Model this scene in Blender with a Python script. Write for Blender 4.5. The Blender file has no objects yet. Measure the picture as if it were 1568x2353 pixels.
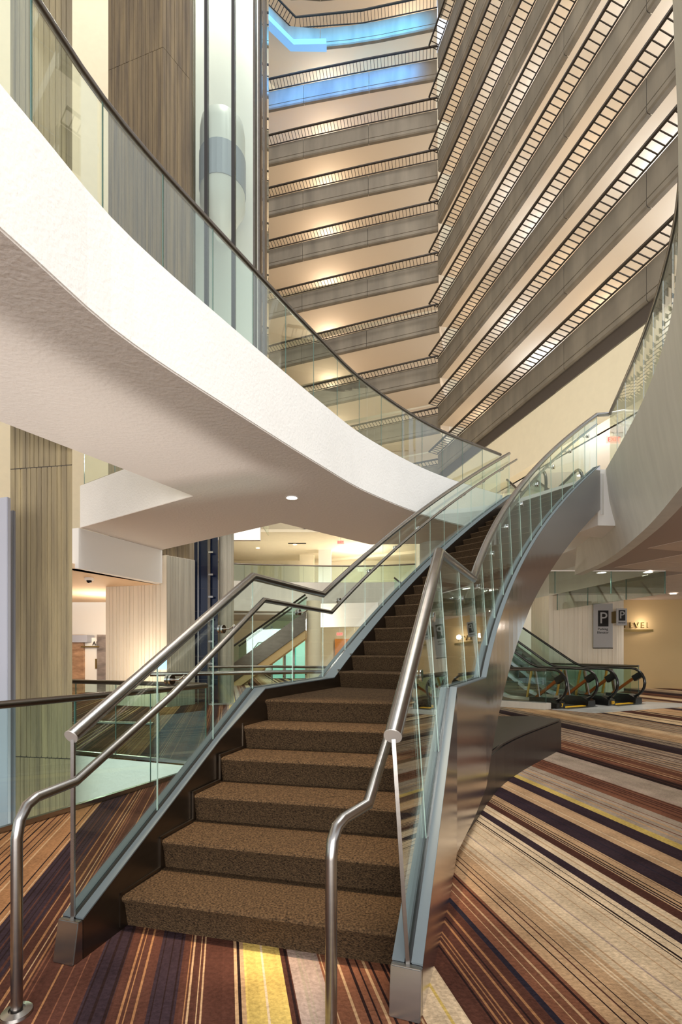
import bpy, bmesh, math, random
from mathutils import Vector, Matrix
random.seed(7)
C = bpy.context.scene.collection
SC = bpy.context.scene
# ------------------------------------------------------------------ camera
F, CX, HY, CZ = 1111.0, 784.0, 1495.0, 1.45        # focal length in pixels, centre column, horizon row, eye height (m)
cam = bpy.data.cameras.new('camera'); cam.sensor_fit = 'VERTICAL'; cam.sensor_height = 36.0
cam.lens = F / 2353.0 * 36.0; cam.shift_y = (HY - 1176.5) / 2353.0; cam.clip_end = 300
camo = bpy.data.objects.new('camera', cam); C.objects.link(camo)
camo.location = (0, 0, CZ); camo.rotation_euler = (math.pi / 2, 0, 0); SC.camera = camo
# ------------------------------------------------------------------ world, key light, exposure
w = bpy.data.worlds.new('world'); SC.world = w; w.use_nodes = True
w.node_tree.nodes['Background'].inputs[0].default_value = (0.93, 0.95, 1.0, 1)
w.node_tree.nodes['Background'].inputs[1].default_value = 0.85
SC.view_settings.view_transform = 'Standard'; SC.view_settings.look = 'None'
SC.view_settings.exposure = 0.35; SC.view_settings.gamma = 1.0
SC.view_settings.use_curve_mapping = False
SC.cycles.max_bounces = 8; SC.cycles.transparent_max_bounces = 24; SC.cycles.glossy_bounces = 5

def lamp(name, kind, loc, power, color=(1, 1, 1), size=0.2, target=None, sy=None, spot=None, spread=None):
    l = bpy.data.lights.new(name, kind); l.energy = power; l.color = color
    if kind == 'AREA':
        l.size = size
        if spread: l.spread = math.radians(spread)
        if sy: l.shape = 'RECTANGLE'; l.size_y = sy
    else: l.shadow_soft_size = size
    if spot: l.spot_size = math.radians(spot); l.spot_blend = 0.6
    o = bpy.data.objects.new(name, l); C.objects.link(o); o.location = loc
    if target is not None:
        o.rotation_euler = (Vector(target) - Vector(loc)).to_track_quat('-Z', 'Y').to_euler()
    return o
# skylight of the atrium and the flood lamps that wash the curved slab edge
lamp('skylight', 'AREA', (7, 2, 40), 7500, (1, 0.97, 0.93), 12, (0, 10, 0))
lamp('slab_flood', 'SPOT', (3.2, 0.2, 7.5), 300, (1, 0.96, 0.9), 0.5, (-1.0, 5.2, 4.4), spot=62)
lamp('rear_fill', 'AREA', (0.5, -8, 1.7), 1150, (1, 0.96, 0.92), 11, (0.5, 5, 3.4), sy=4)  # unseen fill added behind the camera to brighten the soffits

WARM = (1.0, 0.86, 0.72); COOL = (0.66, 0.80, 1.0)
lamp('lower_level_lamps', 'AREA', (-2.6, 4.7, -3.85), 150, (1, .93, .86), .8, (-2.6, 4.75, 4), spread=150)
lamp('stair_spot', 'SPOT', (-0.1, 2.6, 9.5), 4000, (1, .76, .5), .15, (-0.3, 3.1, 0.5), spot=15)
# ------------------------------------------------------------------ helpers
ORG = {}
class MB:
    def __init__(s): s.v = []; s.f = []
    def add(s, vs, fs):
        b = len(s.v); s.v += [tuple(p) for p in vs]; s.f += [tuple(i + b for i in f) for f in fs]; return s
    def box(s, c, d, rz=0.0):
        cx, cy, cz = c; hx, hy, hz = d[0] / 2, d[1] / 2, d[2] / 2; ca, sa = math.cos(rz), math.sin(rz)
        vs = [(cx + x * ca - y * sa, cy + x * sa + y * ca, cz + z) for z in (-hz, hz) for x, y in ((-hx, -hy), (hx, -hy), (hx, hy), (-hx, hy))]
        return s.add(vs, [(3, 2, 1, 0), (4, 5, 6, 7), (0, 1, 5, 4), (1, 2, 6, 5), (2, 3, 7, 6), (3, 0, 4, 7)])
    def prism(s, poly, z0, z1, top=True):
        n = len(poly); a = sum(poly[i][0] * poly[(i + 1) % n][1] - poly[(i + 1) % n][0] * poly[i][1] for i in range(n))
        if a < 0: poly = poly[::-1]
        vs = [(p[0], p[1], z0) for p in poly] + [(p[0], p[1], z1) for p in poly]
        fs = [(i, (i + 1) % n, n + (i + 1) % n, n + i) for i in range(n)] + [tuple(range(n - 1, -1, -1)), tuple(range(n, 2 * n))]
        return s.add(vs, fs)
    def loft(s, secs, caps=True, closed=True):
        n = len(secs[0]); vs = [p for q in secs for p in q]; fs = []
        m = n if closed else n - 1
        for k in range(len(secs) - 1):
            for i in range(m):
                j = (i + 1) % n; fs.append((k * n + i, k * n + j, (k + 1) * n + j, (k + 1) * n + i))
        if caps: fs += [tuple(range(n - 1, -1, -1)), tuple(range((len(secs) - 1) * n, len(secs) * n))]
        return s.add(vs, fs)
    def tube(s, pts, r, n=12):
        pts = [Vector(p) for p in pts]; secs = []; up = None
        for i, p in enumerate(pts):
            d0 = (p - pts[i - 1]).normalized() if i else None
            d1 = (pts[i + 1] - p).normalized() if i < len(pts) - 1 else None
            t = (d0 + d1).normalized() if d0 is not None and d1 is not None else (d0 if d0 is not None else d1)
            if up is None: up = Vector((0, 0, 1)) if abs(t.z) < 0.95 else Vector((0, 1, 0))
            u = t.cross(up)
            if u.length < 1e-4: u = t.cross(Vector((1, 0, 0)))
            u.normalize(); v = u.cross(t).normalized(); up = v
            k = 1.0 / max(0.5, t.dot(d1)) if (d0 is not None and d1 is not None) else 1.0
            b = None
            if d0 is not None and d1 is not None and (d1 - d0).length > 1e-4: b = (d1 - d0).normalized()
            ring = []
            for a in range(n):
                o = (u * math.cos(2 * math.pi * a / n) + v * math.sin(2 * math.pi * a / n)) * r
                if b is not None: o = o + b * o.dot(b) * (k - 1)
                ring.append(p + o)
            secs.append(ring)
        return s.loft(secs)
    def bar(s, a, b, w_, h_):
        a, b = Vector(a), Vector(b); t = (b - a).normalized(); up = Vector((0, 0, 1)) if abs(t.z) < 0.9 else Vector((0, 1, 0))
        u = t.cross(up).normalized() * w_ / 2; v = u.cross(t).normalized() * h_ / 2
        return s.loft([[p + u + v, p - u + v, p - u - v, p + u - v] for p in (a, b)])
    def lathe(s, c, prof, n=24, axis='z'):
        secs = []
        for a in range(n):
            t = 2 * math.pi * a / n; ca, sa = math.cos(t), math.sin(t)
            secs.append([(c[0] + r * ca, c[1] + r * sa, c[2] + z) if axis == 'z' else (c[0] + r * ca, c[1] + z, c[2] + r * sa) for r, z in prof])
        m = len(prof); vs = [p for q in secs for p in q]; fs = []
        for a in range(n):
            b = (a + 1) % n
            for i in range(m - 1): fs.append((a * m + i, b * m + i, b * m + i + 1, a * m + i + 1))
        return s.add(vs, fs)
    def disc(s, c, ax, r, th, n=18):
        ax = Vector(ax).normalized(); u = ax.cross(Vector((0, 0, 1)))
        if u.length < .01: u = Vector((1, 0, 0))
        u.normalize(); v = u.cross(ax); c = Vector(c)
        return s.loft([[c + ax * t + (u * math.cos(2 * math.pi * a / n) + v * math.sin(2 * math.pi * a / n)) * r for a in range(n)] for t in (-th / 2, th / 2)])

def rootof(o):
    while o.parent: o = o.parent
    return o
def obj(name, mb, m, parent=None, smooth=False, bevel=0.0, kind=None, label=None, angle=40):
    me = bpy.data.meshes.new(name)
    off = Vector((0, 0, 0))
    if parent: off = Vector(ORG.get(rootof(parent), (0, 0, 0)))
    me.from_pydata([(p[0] - off.x, p[1] - off.y, p[2] - off.z) for p in mb.v], [], mb.f)
    bm = bmesh.new(); bm.from_mesh(me); bmesh.ops.recalc_face_normals(bm, faces=bm.faces)
    if bevel: bmesh.ops.bevel(bm, geom=[e for e in bm.edges if e.is_manifold and e.calc_face_angle(0) > 0.5], offset=bevel, segments=2, affect='EDGES', clamp_overlap=True)
    bm.to_mesh(me); bm.free()
    me.materials.append(m)
    if smooth:
        me.shade_smooth(); me.set_sharp_from_angle(angle=math.radians(angle))
    o = bpy.data.objects.new(name, me); C.objects.link(o)
    if parent: o.parent = parent
    if kind: o['kind'] = kind
    if label: o['label'] = label
    return o
def struct(name, mb, m, parent=None, **k):
    o = obj(name, mb, m, parent, **k)
    if not parent: o['kind'] = 'structure'
    return o
def tag(o, label, cat, group=None):
    o['label'] = label; o['category'] = cat
    if group: o['group'] = group
    return o
def thing(name, label, cat, loc, group=None):
    o = bpy.data.objects.new(name, None); C.objects.link(o); o.location = loc; o.empty_display_size = 0.1
    ORG[o] = tuple(loc); return tag(o, label, cat, group)
def text(name, s, m, parent, loc, size, rot=(math.pi / 2, 0, 0), ext=0.004, align='CENTER'):
    cu = bpy.data.curves.new(name, 'FONT'); cu.body = s; cu.size = size; cu.extrude = ext; cu.align_x = align; cu.align_y = 'CENTER'; cu.resolution_u = 3
    t = bpy.data.objects.new('text_tmp', cu); C.objects.link(t)
    bpy.context.view_layer.update()
    me = bpy.data.meshes.new_from_object(t.evaluated_get(bpy.context.evaluated_depsgraph_get()))
    bpy.data.objects.remove(t)
    off = Vector(ORG.get(rootof(parent), (0, 0, 0)))
    me.transform(Matrix.Translation(Vector(loc) - off) @ __import__('mathutils').Euler(rot).to_matrix().to_4x4())
    me.materials.clear(); me.materials.append(m)
    o = bpy.data.objects.new(name, me); C.objects.link(o); o.parent = parent
    return o
def V2(p): return Vector((p[0], p[1]))
def nrm(p, q):                                     # unit normal to the right of travel p -> q
    d = (V2(q) - V2(p)).normalized(); return Vector((d.y, -d.x))
def catmull(P, n=8):
    out = []; P = [Vector(p) for p in P]; Q = [P[0] * 2 - P[1]] + P + [P[-1] * 2 - P[-2]]
    for i in range(1, len(Q) - 2):
        for k in range(n):
            t = k / n; a, b, c, d = Q[i - 1], Q[i], Q[i + 1], Q[i + 2]
            out.append(0.5 * (2 * b + (c - a) * t + (2 * a - 5 * b + 4 * c - d) * t * t + (3 * b - 3 * c + d - a) * t ** 3))
    return out + [P[-1]]
def resample(P, n):
    L = [0]
    for a, b in zip(P, P[1:]): L.append(L[-1] + (b - a).length)
    out = []; j = 0
    for k in range(n + 1):
        s = L[-1] * k / n
        while j < len(P) - 2 and L[j + 1] < s: j += 1
        out.append(P[j].lerp(P[j + 1], (s - L[j]) / max(1e-9, L[j + 1] - L[j])))
    return out
def normals(P):
    out = []
    for i in range(len(P)):
        a, b = P[max(0, i - 1)], P[min(len(P) - 1, i + 1)]; out.append(nrm(a, b))
    return out
# ------------------------------------------------------------------ materials
def srgb(h):
    h = h.lstrip('#'); r = [int(h[i:i + 2], 16) / 255 for i in (0, 2, 4)]
    return tuple(c / 12.92 if c < .04045 else ((c + .055) / 1.055) ** 2.4 for c in r)
def mat(name, col, rough=0.6, metal=0.0, var=0.0, scale=(4, 4, 4), bump=0.0, bscale=None, emit=None, es=1.0, spec=None, detail=4, col2=None):
    m = bpy.data.materials.new(name); m.use_nodes = True; N = m.node_tree; b = N.nodes['Principled BSDF']
    c = srgb(col) if isinstance(col, str) else col
    b.inputs['Base Color'].default_value = (*c, 1); b.inputs['Roughness'].default_value = rough; b.inputs['Metallic'].default_value = metal
    if spec is not None: b.inputs['Specular IOR Level'].default_value = spec
    if emit: b.inputs['Emission Color'].default_value = (*emit, 1); b.inputs['Emission Strength'].default_value = es
    def noise(sc):
        tc = N.nodes.new('ShaderNodeTexCoord'); mp = N.nodes.new('ShaderNodeMapping'); mp.inputs['Scale'].default_value = sc
        nz = N.nodes.new('ShaderNodeTexNoise'); nz.inputs['Scale'].default_value = 1; nz.inputs['Detail'].default_value = detail
        N.links.new(tc.outputs['Object'], mp.inputs[0]); N.links.new(mp.outputs[0], nz.inputs['Vector']); return nz
    if var:
        nz = noise(scale); r = N.nodes.new('ShaderNodeValToRGB')
        c2 = srgb(col2) if col2 else c
        r.color_ramp.elements[0].position = 0.3; r.color_ramp.elements[1].position = 0.7
        r.color_ramp.elements[0].color = (*[x * (1 - var) for x in c2], 1); r.color_ramp.elements[1].color = (*[min(1, x * (1 + var)) for x in c], 1)
        N.links.new(nz.outputs[0], r.inputs[0]); N.links.new(r.outputs[0], b.inputs['Base Color'])
    if bump:
        nz = noise(bscale or scale); bp = N.nodes.new('ShaderNodeBump'); bp.inputs['Strength'].default_value = bump; bp.inputs['Distance'].default_value = 0.02
        N.links.new(nz.outputs[0], bp.inputs['Height']); N.links.new(bp.outputs[0], b.inputs['Normal'])
    return m
def glass(name, tint, refl=1.0):
    m = bpy.data.materials.new(name); m.use_nodes = True; N = m.node_tree; N.nodes.clear()
    o = N.nodes.new('ShaderNodeOutputMaterial'); mx = N.nodes.new('ShaderNodeMixShader'); t = N.nodes.new('ShaderNodeBsdfTransparent'); g = N.nodes.new('ShaderNodeBsdfGlossy')
    fr = N.nodes.new('ShaderNodeFresnel'); fr.inputs[0].default_value = 1.5
    mu = N.nodes.new('ShaderNodeMath'); mu.operation = 'MULTIPLY'; mu.inputs[1].default_value = refl; mu.use_clamp = True
    t.inputs[0].default_value = (*tint, 1); g.inputs['Roughness'].default_value = 0.0; g.inputs[0].default_value = (.95, 1, .98, 1)
    geo = N.nodes.new('ShaderNodeNewGeometry'); ior = N.nodes.new('ShaderNodeMapRange'); ior.inputs[3].default_value = 1.5; ior.inputs[4].default_value = 1 / 1.5
    N.links.new(geo.outputs['Backfacing'], ior.inputs[0]); N.links.new(ior.outputs[0], fr.inputs[0])   # a thin pane reflects alike on both faces
    N.links.new(fr.outputs[0], mu.inputs[0]); N.links.new(mu.outputs[0], mx.inputs[0]); N.links.new(t.outputs[0], mx.inputs[1]); N.links.new(g.outputs[0], mx.inputs[2]); N.links.new(mx.outputs[0], o.inputs[0])
    return m
M = {}
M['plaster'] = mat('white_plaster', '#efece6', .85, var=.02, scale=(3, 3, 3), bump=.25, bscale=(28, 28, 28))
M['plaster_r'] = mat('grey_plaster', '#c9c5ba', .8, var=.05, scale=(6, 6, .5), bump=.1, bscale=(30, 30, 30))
M['soffit'] = mat('soffit_paint', '#e2dad2', .9, bump=.35, bscale=(22, 22, 22))
M['walk'] = mat('walkway_paint', '#e6d8c4', .85)
M['board_brown'] = mat('brown_board_concrete', '#6f5f45', .9, var=.2, scale=(9, 9, .5), bump=.5, bscale=(30, 30, 6), col2='#5f5140')
M['cream'] = mat('cream_wall', '#e8dcc0', .85, var=.02)
M['cream2'] = mat('tan_wall', '#c9ac7c', .8, var=.03, scale=(1, 1, 1))
M['white'] = mat('white_paint', '#f0ece6', .8)
M['concrete'] = mat('fair_concrete', '#7d7466', .85, var=.14, scale=(1.6, 1.6, .35), bump=.15, bscale=(9, 9, 2), col2='#766d60')
M['board'] = mat('olive_board_concrete', '#918363', .9, var=.22, scale=(9, 9, .5), bump=.5, bscale=(30, 30, 6), col2='#857860')
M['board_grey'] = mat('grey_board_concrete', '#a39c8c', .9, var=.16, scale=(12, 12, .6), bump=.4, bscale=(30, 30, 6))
M['board_white'] = mat('pale_board_concrete', '#e3d6c2', .9, var=.06, scale=(9, 9, .6), bump=.3, bscale=(30, 30, 6))
M['steel'] = mat('brushed_steel', '#9d9a96', .27, 1.0, var=.06, scale=(3, 3, 60))
M['steel_dk'] = mat('dark_bronze_steel', '#6d655c', .33, 1.0, var=.1, scale=(4, 4, 12))
M['mirror'] = mat('polished_steel_cladding', '#c9cbd2', .18, 1.0, bump=.09, bscale=(1.5, 1.5, 1.2), detail=1)
M['lip'] = mat('steel_lip', '#666f73', .55, .55)
M['cap'] = mat('satin_steel', '#bdb9b4', .5, .7)
M['pedge'] = mat('polished_glass_edge', '#b5cdc4', .15)
M['chrome'] = mat('chrome', '#dddddd', .08, 1.0)
M['black'] = mat('black_metal', '#26211e', .45, .3)
M['rubber'] = mat('black_rubber', '#141414', .22)
M['rail_dk'] = mat('dark_rail', '#33291f', .45, .2)
M['stair'] = mat('brown_stair_carpet', '#54422f', 1.0, var=.5, scale=(95, 95, 150), bump=.9, bscale=(160, 160, 160), spec=.05, detail=10, col2='#362c24')
M['granite'] = mat('dark_granite', '#2b2624', .38, var=.12, scale=(60, 60, 60))
M['glass'] = glass('guard_glass', (.93, .97, .94), 1.1)
M['glass_s'] = glass('stair_glass', (.93, .975, .955), 1.2)
M['glass_t'] = glass('teal_glass', (.85, .94, .92), 1.1)
M['glass_k'] = glass('smoke_glass', (.8, .83, .8), 1.4)
M['edge'] = mat('glass_edge', '#4c6a62', .15)
M['navy'] = mat('navy_glass', '#141d33', .12, .2)
M['lightpanel'] = mat('frosted_panel', '#e8e4de', .35)
M['door_teal'] = mat('teal_door_glass', '#9fe0d0', .2, emit=srgb('#9fe8d8'), es=.22)
M['orange'] = mat('orange_door', '#d9862a', .5, var=.1, scale=(1, 1, 8))
M['marble'] = mat('tan_stone', '#b58f6d', .4, var=.2, scale=(3, 3, 9), col2='#9a7355')
M['marble_g'] = mat('grey_stone', '#8c8078', .4, var=.25, scale=(2, 2, 5), col2='#6d625d')
M['floor_tile'] = mat('pale_floor_stone', '#b9bdbe', .3, var=.15, scale=(2, 2, 2))
M['yellow'] = mat('yellow_paint', '#f2c01c', .5)
M['strut'] = mat('brass_strut', '#b08a35', .35, .5)
M['copper'] = mat('copper_skirt', '#8a4f20', .3, .6)
M['lamp'] = mat('lamp_lens', '#ffffff', .5, emit=(1, .95, .88), es=9)
M['lamp_w'] = mat('warm_lamp_lens', '#ffffff', .5, emit=(1, .85, .6), es=10)
M['cove'] = mat('blue_cove_light', '#5f86a8', .5, emit=(.25, .55, 1.0), es=.55)
M['exit'] = mat('exit_red', '#ff3a30', .5, emit=(1, .05, .04), es=1.6)
M['sign'] = mat('grey_sign_panel', '#a9a6a4', .5)
M['sign_blk'] = mat('black_sign_panel', '#0d0b0b', .4)
M['gold'] = mat('bronze_letters', '#7d6636', .4, .5)
M['blueglow'] = mat('blue_poster', '#7ab4f0', .4, emit=srgb('#8fc4ff'), es=.8)
M['gpanel'] = mat('pale_grey_panel', '#a7a9b4', .4)
M['gpanel2'] = mat('grey_panel', '#7e808a', .5)
M['tile'] = mat('ceiling_tile_paint', '#c9b6a6', .9, var=.02)
M['seam'] = mat('dark_joint', '#4b443b', .9)
M['door_w'] = mat('white_door', '#f4efe6', .6)
# ------------------------------------------------------------------ striped carpet floor (real void cut in it)
cm = bpy.data.materials.new('striped_carpet'); cm.use_nodes = True; N = cm.node_tree; b = N.nodes['Principled BSDF']
b.inputs['Roughness'].default_value = 1; b.inputs['Specular IOR Level'].default_value = .08
at = N.nodes.new('ShaderNodeAttribute'); at.attribute_name = 'stripe'
tc = N.nodes.new('ShaderNodeTexCoord'); nz = N.nodes.new('ShaderNodeTexNoise'); nz.inputs['Scale'].default_value = 55; nz.inputs['Detail'].default_value = 8
nz2 = N.nodes.new('ShaderNodeTexNoise'); nz2.inputs['Scale'].default_value = 3.5
ad = N.nodes.new('ShaderNodeMath'); ad.operation = 'ADD'
mr = N.nodes.new('ShaderNodeMapRange'); mr.inputs[1].default_value = .6; mr.inputs[2].default_value = 1.4; mr.inputs[3].default_value = .62; mr.inputs[4].default_value = 1.4
mx = N.nodes.new('ShaderNodeVectorMath'); mx.operation = 'SCALE'
N.links.new(tc.outputs['Object'], nz.inputs['Vector']); N.links.new(tc.outputs['Object'], nz2.inputs['Vector'])
N.links.new(nz.outputs[0], ad.inputs[0]); N.links.new(nz2.outputs[0], ad.inputs[1]); N.links.new(ad.outputs[0], mr.inputs[0])
N.links.new(at.outputs['Color'], mx.inputs[0]); N.links.new(mr.outputs[0], mx.inputs['Scale']); N.links.new(mx.outputs[0], b.inputs['Base Color'])
bp = N.nodes.new('ShaderNodeBump'); bp.inputs['Strength'].default_value = .5; bp.inputs['Distance'].default_value = .01
N.links.new(nz.outputs[0], bp.inputs['Height']); N.links.new(bp.outputs[0], b.inputs['Normal'])
PAL = {k: srgb(v) for k, v in dict(pur='#33262a', brn='#4d2f25', rust='#734a36', tan='#b08e6a', lt='#cdb492', yel='#c3a65c', mau='#a18b7d', dk='#281a18', org='#936845', gry='#9d8c79', nav='#28232b').items()}
ZONES = [(-30, -4.2, 'rust', 'brn tan dk', .5), (-4.2, -1.75, 'brn', 'tan rust dk', .45), (-1.75, -1.6, 'org', 'dk tan', .4), (-1.6, -1.16, 'org', 'tan dk brn', .25), (-1.16, -.97, 'pur', 'brn dk', .3), (-.97, -.86, 'brn', 'tan org', .5),
         (-.86, -.58, 'brn', 'org dk rust', .45), (-.58, -.46, 'pur', 'dk', .2), (-.46, -.31, 'brn', 'org', .25), (-.31, -.2, 'pur', 'dk', .2), (-.2, -.09, 'brn', 'tan org', .5), (-.09, .035, 'brn', 'dk', .2),
         (.035, .08, 'tan', 'dk yel', .5), (.08, .25, 'yel', 'lt tan', .15), (.25, .285, 'brn', 'dk tan', .6), (.285, .42, 'mau', 'gry', .2), (.42, .6, 'rust', 'dk tan', .4), (.6, .76, 'rust', 'dk tan', .35),
         (.76, .93, 'lt', 'dk yel', .15), (.93, 1.25, 'brn', 'tan org dk', .5), (1.25, 1.28, 'nav', 'nav', 0), (1.28, 1.45, 'rust', 'tan brn dk', .5), (1.45, 1.72, 'tan', 'brn dk lt', .45), (1.72, 2.19, 'lt', 'tan dk mau', .25), (2.19, 2.27, 'pur', 'tan', .3),
         (2.27, 2.38, 'lt', 'tan', .3), (2.38, 2.46, 'brn', 'tan', .3), (2.46, 2.62, 'tan', 'dk pur', .5), (2.62, 2.84, 'pur', 'nav', .2), (2.84, 3.05, 'tan', 'lt', .2), (3.05, 3.22, 'pur', 'lt', .12), (3.22, 3.31, 'yel', 'yel', 0),
         (3.31, 3.75, 'gry', 'tan rust', .4), (3.75, 4.1, 'rust', 'brn', .3), (4.1, 4.6, 'gry', 'mau', .3), (4.6, 4.8, 'dk', 'brn', .2), (4.8, 5.3, 'rust', 'brn tan', .3), (5.3, 6.15, 'gry', 'tan brn', .35), (6.15, 6.55, 'pur', 'dk', .2)]
u = 6.55
while u < 40:
    w_ = random.uniform(.2, .7); ZONES.append((u, u + w_, random.choice(['tan', 'gry', 'rust', 'pur', 'lt', 'brn', 'pur']), random.choice(['brn tan', 'dk', 'lt']), .3)); u += w_
STR = []
for a, c_, base, ln, dens in ZONES:
    u = a; fine = .009 if -2 < a < 2.7 else .022
    far = a < -6 or a > 8
    while u < c_ - 1e-6:
        wd = (.01 + random.random() ** 2 * .06) * (4 if far else 1) if a <= -1.75 or a > 1.3 else .008 + random.random() ** 2 * .04
        if a > -29 and dens < .01: wd = c_ - a
        e = min(c_, u + wd); col = PAL[base]
        k = random.uniform(.9, 1.1); STR.append((u, e, tuple(x * k for x in col))); u = e
        if u < c_ - .01 and random.random() < min(.85, dens * 1.7):
            e = min(c_, u + random.uniform(.5, 1.5) * fine * (4 if far else 1)); STR.append((u, e, PAL[random.choice(ln.split())])); u = e
VOID = [(-1.66, 6.0), (-3.63, 6.69), (-6.5, 7.7), (-6.5, -2.3), (-3.9, 1.6)]
VOID[3] = (-6.5, -3.54); VOID = [(-1.66, 6.0), (-6.5, 7.7), (-6.5, -3.54)]
dv = Vector((-.2312, .9729)); nv = Vector((.9729, .2312))
bm = bmesh.new(); lay = bm.faces.layers.int.new('sid')
x0, x1, y0, y1 = -17, 15, -4, 40
for i, (a, c_, col) in enumerate(STR):
    vs = [bm.verts.new((nv * uu + dv * tt).to_3d()) for uu, tt in ((a, -12), (c_, -12), (c_, 50), (a, 50))]
    f = bm.faces.new(vs); f[lay] = i
bmesh.ops.remove_doubles(bm, verts=bm.verts, dist=1e-5)
def cut(co, no, clear):
    g = bm.verts[:] + bm.edges[:] + bm.faces[:]
    bmesh.ops.bisect_plane(bm, geom=g, plane_co=co, plane_no=no, clear_outer=clear, dist=1e-5)
for co, no in (((x0, 0, 0), (-1, 0, 0)), ((x1, 0, 0), (1, 0, 0)), ((0, y0, 0), (0, -1, 0)), ((0, y1, 0), (0, 1, 0))): cut(co, no, True)
for i in range(3):
    p, q = VOID[i], VOID[(i + 1) % 3]; n_ = nrm(p, q); cut((p[0], p[1], 0), (n_.x, n_.y, 0), False)
def invoid(c):
    return all(nrm(VOID[i], VOID[(i + 1) % 3]).dot(V2(c) - V2(VOID[i])) < 0 for i in range(3))
bmesh.ops.delete(bm, geom=[f for f in bm.faces if invoid(f.calc_center_median())], context='FACES')
for f in bm.faces:
    if f.normal.z < 0: f.normal_flip()
me = bpy.data.meshes.new('floor'); bm.to_mesh(me)
ca = me.color_attributes.new('stripe', 'FLOAT_COLOR', 'CORNER')
ids = [f[lay] for f in bm.faces]; k = 0; buf = []
for p, i in zip(me.polygons, ids): buf += [*STR[i][2], 1.0] * p.loop_total
ca.data.foreach_set('color', buf); bm.free()
me.materials.append(cm); fl = bpy.data.objects.new('floor', me); C.objects.link(fl); fl['kind'] = 'structure'
# void edge, lower floor
mb = MB()
for p, q in ((VOID[0], VOID[1]), (VOID[2], VOID[0])):
    n_ = nrm(p, q) * .25
    mb.prism([p, q, (q[0] - n_.x * -1, q[1] + n_.y), (p[0] + n_.x, p[1] + n_.y)], -.9, -.004)
struct('trim_1', mb, M['plaster'])
struct('floor_lower', MB().box((-6, 5, -4.05), (14, 14, .1)), M['floor_tile'])
# ------------------------------------------------------------------ stair curves
r = .174
def bez(A, B, sag):
    A, B = V2(A), V2(B); d = (B - A).normalized(); left = Vector((-d.y, d.x)); Cc = (A + B) / 2 + left * 2 * sag
    return lambda t: A * (1 - t) ** 2 + Cc * 2 * t * (1 - t) + B * t * t
GLf, GLa, GLb, GLt = (-1.27, 2.29), (-.74, 4.05), (-.20, 5.35), (3.69, 10.6)
GRf, GRa, GRb, GRt = (.27, 1.95), (.72, 3.25), (1.27, 4.43), (4.69, 8.86)
LB, RB = bez(GLb, GLt, .30), bez(GRb, GRt, .35)
NU = 12
def glassline(side):
    """list of (plan point, stringer top z, rail z, lean, zone)"""
    f, a, b_, B, z, lean = ((GLf, GLa, GLb, LB, (.185, 1.13, 1.15, 4.86, 1.05, 2.07, 2.07, 5.77), 0) if side == 'l' else
                            (GRf, GRa, GRb, RB, (.19, 1.2, 1.2, 4.82, 1.11, 2.11, 2.11, 5.77), .06))
    out = []
    for k in range(3): out.append((V2(f).lerp(V2(a), k / 3), z[0] + (z[1] - z[0]) * k / 3, z[4] + (z[5] - z[4]) * k / 3, lean))
    for k in range(2 if side == 'l' else 2): out.append((V2(a).lerp(V2(b_), k / 2), z[1] + (z[2] - z[1]) * k / 2, z[5], lean))
    for k in range(NU * 2 + 1): out.append((B(k / NU / 2), z[2] + (z[3] - z[2]) * k / NU / 2, z[6] + (z[7] - z[6]) * k / NU / 2, lean * (1 - k / NU / 2)))
    return out
st = thing('staircase', 'carpeted lobby staircase with glass sides and steel tube handrails', 'staircase', (-.5, 2.1, 0))
GLINE = {s: glassline(s) for s in 'lr'}
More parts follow.
